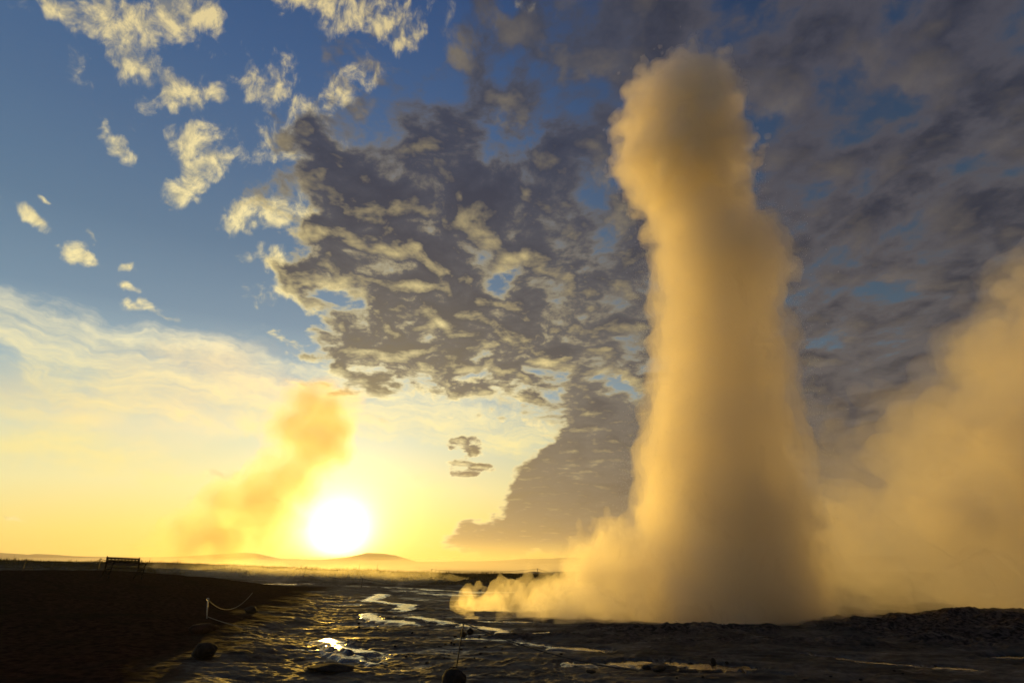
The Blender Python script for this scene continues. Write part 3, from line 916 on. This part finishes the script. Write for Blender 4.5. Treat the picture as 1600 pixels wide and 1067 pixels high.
# steam drifting off to the right
lo, hi, h = (5, 15.5, -1.5), (52, 46, 34), .30
X, Y, Z = grid(lo, hi, h)
F = puffs(X, Y, Z, [(1255, 800, 24, 60, 90), (1270, 880, 23, 80, 70), (1285, 740, 25, 55, 60), (1330, 720, 26, 55, 60), (1385, 730, 27, 75, 85), (1440, 700, 28, 75, 85), (1490, 665, 29, 75, 85), (1540, 620, 30, 80, 100), (1590, 590, 31, 85, 120),
                    (1650, 560, 32, 100, 140), (1740, 540, 33, 130, 190), (1320, 850, 25, 130, 120), (1470, 830, 26, 160, 140), (1650, 780, 29, 200, 230), (1850, 700, 31, 220, 260),
                    (1380, 950, 20.5, 130, 40), (1520, 945, 22, 140, 44), (1380, 930, 22, 150, 62), (1560, 930, 23, 160, 80), (1720, 925, 25, 160, 110)], 1.2)
w1 = 1 - worley(X / 3.4, Y / 3.4, Z / 3.4, 1); w2 = 1 - worley(X / 1.5, Y / 1.5, Z / 1.5, 5)
fb = fbm(X / 2.2, Y / 2.2, Z / 2.2, 5, .6, 3) - .5
F = F + (w1 - .5) * 2.4 + (w2 - .5) * 1.3 + fb * 3.4
F = F * .60
drift = link(bpy.data.objects.new('steam_cloud', None)); drift.location = (16, 27, 0)
tag(drift, 'broad soft bank of amber steam drifting off to the right of the geyser', 'steam cloud')
keep_place(iso_mesh('steam_veil', F, lo, h, 0.0, steam_mat('drift_veil', .07, SC_, g=.72, skin=.01), drift))
keep_place(iso_mesh('steam_body', F, lo, h, 0.8, steam_mat('drift_body', .30, SC_, g=.7), drift))
keep_place(iso_mesh('steam_core', F, lo, h, 1.9, steam_mat('drift_core', .9, SC_, g=.7), drift))

# the far plume under the sun's side
lo, hi, h = (-95, 96, -8), (-25, 128, 46), .75
X, Y, Z = grid(lo, hi, h)
F = puffs(X, Y, Z, [(255, 878, 110, 20, 10), (275, 865, 110, 24, 16), (300, 845, 110, 28, 22), (330, 815, 110, 34, 30), (362, 792, 111, 42, 34), (400, 772, 111, 50, 44), (395, 800, 112, 50, 34), (440, 752, 111, 48, 46), (470, 718, 111, 46, 50),
                    (500, 685, 112, 60, 56), (525, 655, 112, 40, 48), (490, 635, 112, 52, 44), (455, 665, 112, 46, 44), (350, 840, 113, 70, 30)], 2.0)
w1 = 1 - worley(X / 5, Y / 5, Z / 5, 1)
fb = fbm(X / 4.5, Y / 4.5, Z / 4.5, 5, .65, 3) - .5
F = F + (w1 - .5) * 3.0 + fb * 9.0 + 1.6 * (1 - ss(Z, 8, 30))
plume = link(bpy.data.objects.new('distant_steam_plume', None)); plume.location = (-62, 112, -4)
tag(plume, 'thin orange plume of steam rising beyond the bench left of the sun', 'steam plume')
PC = (1.0, .915, .67)
keep_place(iso_mesh('plume_veil', F, lo, h, 0.0, steam_mat('plume_veil', .045, PC, g=.62, skin=.004), plume))
keep_place(iso_mesh('plume_body', F, lo, h, 1.4, steam_mat('plume_body', .05, PC, g=.62), plume))
keep_place(iso_mesh('plume_core', F, lo, h, 3.2, steam_mat('plume_core', .07, PC, g=.62), plume))
lo, hi, h = (-190, 110, 14), (-20, 165, 90), 1.7
X, Y, Z = grid(lo, hi, h)
F = puffs(X, Y, Z, [(430, 600, 130, 90, 40, 10), (330, 590, 132, 150, 60, 14), (200, 620, 134, 190, 50, 16), (60, 630, 136, 170, 36, 16), (300, 660, 132, 150, 36, 10)], 4.0)
F = F + (fbm(X / 14, Y / 14, Z / 7, 5, .6, 13) - .5) * 22
keep_place(iso_mesh('drifting_veil', F, lo, h, 0.0, steam_mat('drifting_veil', .0022, PC, g=.7), plume))
keep_place(iso_mesh('drifting_veil', F, lo, h, 4.0, steam_mat('drifting_body', .0035, PC, g=.7), plume))

# low mist lying over the valley beyond the bank, and a breath of steam over the bank below the sun
def slab(name, x0, x1, y0, y1, zb, ztop, n=(90, 30), amp=1.0, seed=0, mat=None, parent=None):
    xs, ys = np.linspace(x0, x1, n[0]), np.linspace(y0, y1, n[1])
    XX, YY = np.meshgrid(xs, ys, indexing='ij')
    w = np.sin(np.linspace(0, math.pi, n[1]))[None, :] ** .35 * np.sin(np.linspace(0, math.pi, n[0]))[:, None] ** .25
    ZT = zb + .05 + (ztop - zb) * w * (1 + amp * (fbm(XX * 6 / (x1 - x0) * 2, YY * 6 / (y1 - y0), o=4, s=seed) - .5))
    ZB = np.full_like(ZT, zb)
    Vt = np.stack([XX.ravel(), YY.ravel(), ZT.ravel()], -1); Vb = np.stack([XX.ravel(), YY.ravel(), ZB.ravel()], -1)
    I = np.arange(XX.size).reshape(XX.shape); K = XX.size
    q = np.stack([I[:-1, :-1], I[1:, :-1], I[1:, 1:], I[:-1, 1:]], -1).reshape(-1, 4)
    faces = [q, q[:, ::-1] + K]
    for e in (I[0, :], I[:, -1], I[-1, ::-1], I[::-1, 0]):
        faces.append(np.stack([e[:-1], e[1:], e[1:] + K, e[:-1] + K], -1))
    return mesh_np(name, np.concatenate([Vt, Vb]), np.concatenate(faces)[:, ::1], mat, parent)
mist = slab('mist', -1300, 700, 330, 1500, -12, 12, (160, 40), .7, 3, steam_mat('mist', .0016, g=.55, color=(1, .95, .85)))
tag(mist, 'low pale mist lying across the valley between the dark bank and the hills', 'mist', kind='stuff')
lo, hi, h = (-34, 40, -.5), (2, 58, 6), .22
X, Y, Z = grid(lo, hi, h)
F = puffs(X, Y, Z, [(330, 890, 50, 40, 6, 2), (400, 890, 50, 60, 9, 2.5), (450, 893, 50, 60, 9, 2.5), (500, 896, 50, 60, 9, 2.5), (560, 900, 49, 60, 9, 2.5), (610, 902, 49, 45, 7, 2), (660, 905, 48, 30, 4, 1.5)], .5)
F = F + (fbm(X / 2.6, Y / 2.0, Z / .9, 5, .62, 6) - .5) * 2.6
wisp = iso_mesh('ground_steam', F, lo, h, 0.0, steam_mat('ground_steam', .045, g=.7))
tag(wisp, 'thin golden steam creeping over the grassy bank right below the sun', 'steam wisps', kind='stuff')

hz, T, out = material('haze')
v = T.new('ShaderNodeVolumePrincipled')
v.inputs['Color'].default_value = (1.0, .93, .80, 1); v.inputs['Density'].default_value = .00019; v.inputs['Anisotropy'].default_value = .5
T.put(out.inputs['Volume'], v.outputs[0])
hz.cycles.homogeneous_volume = True
bm = bmesh.new(); bmesh.ops.create_cube(bm, size=1)
for q in bm.verts:
    q.co = Vector((q.co.x * 25000, q.co.y * 25000, (q.co.z + .5) * 175 - 45))
haze = done('haze', bm, hz)
tag(haze, 'warm evening haze in the air over the whole plain', 'haze', kind='stuff')
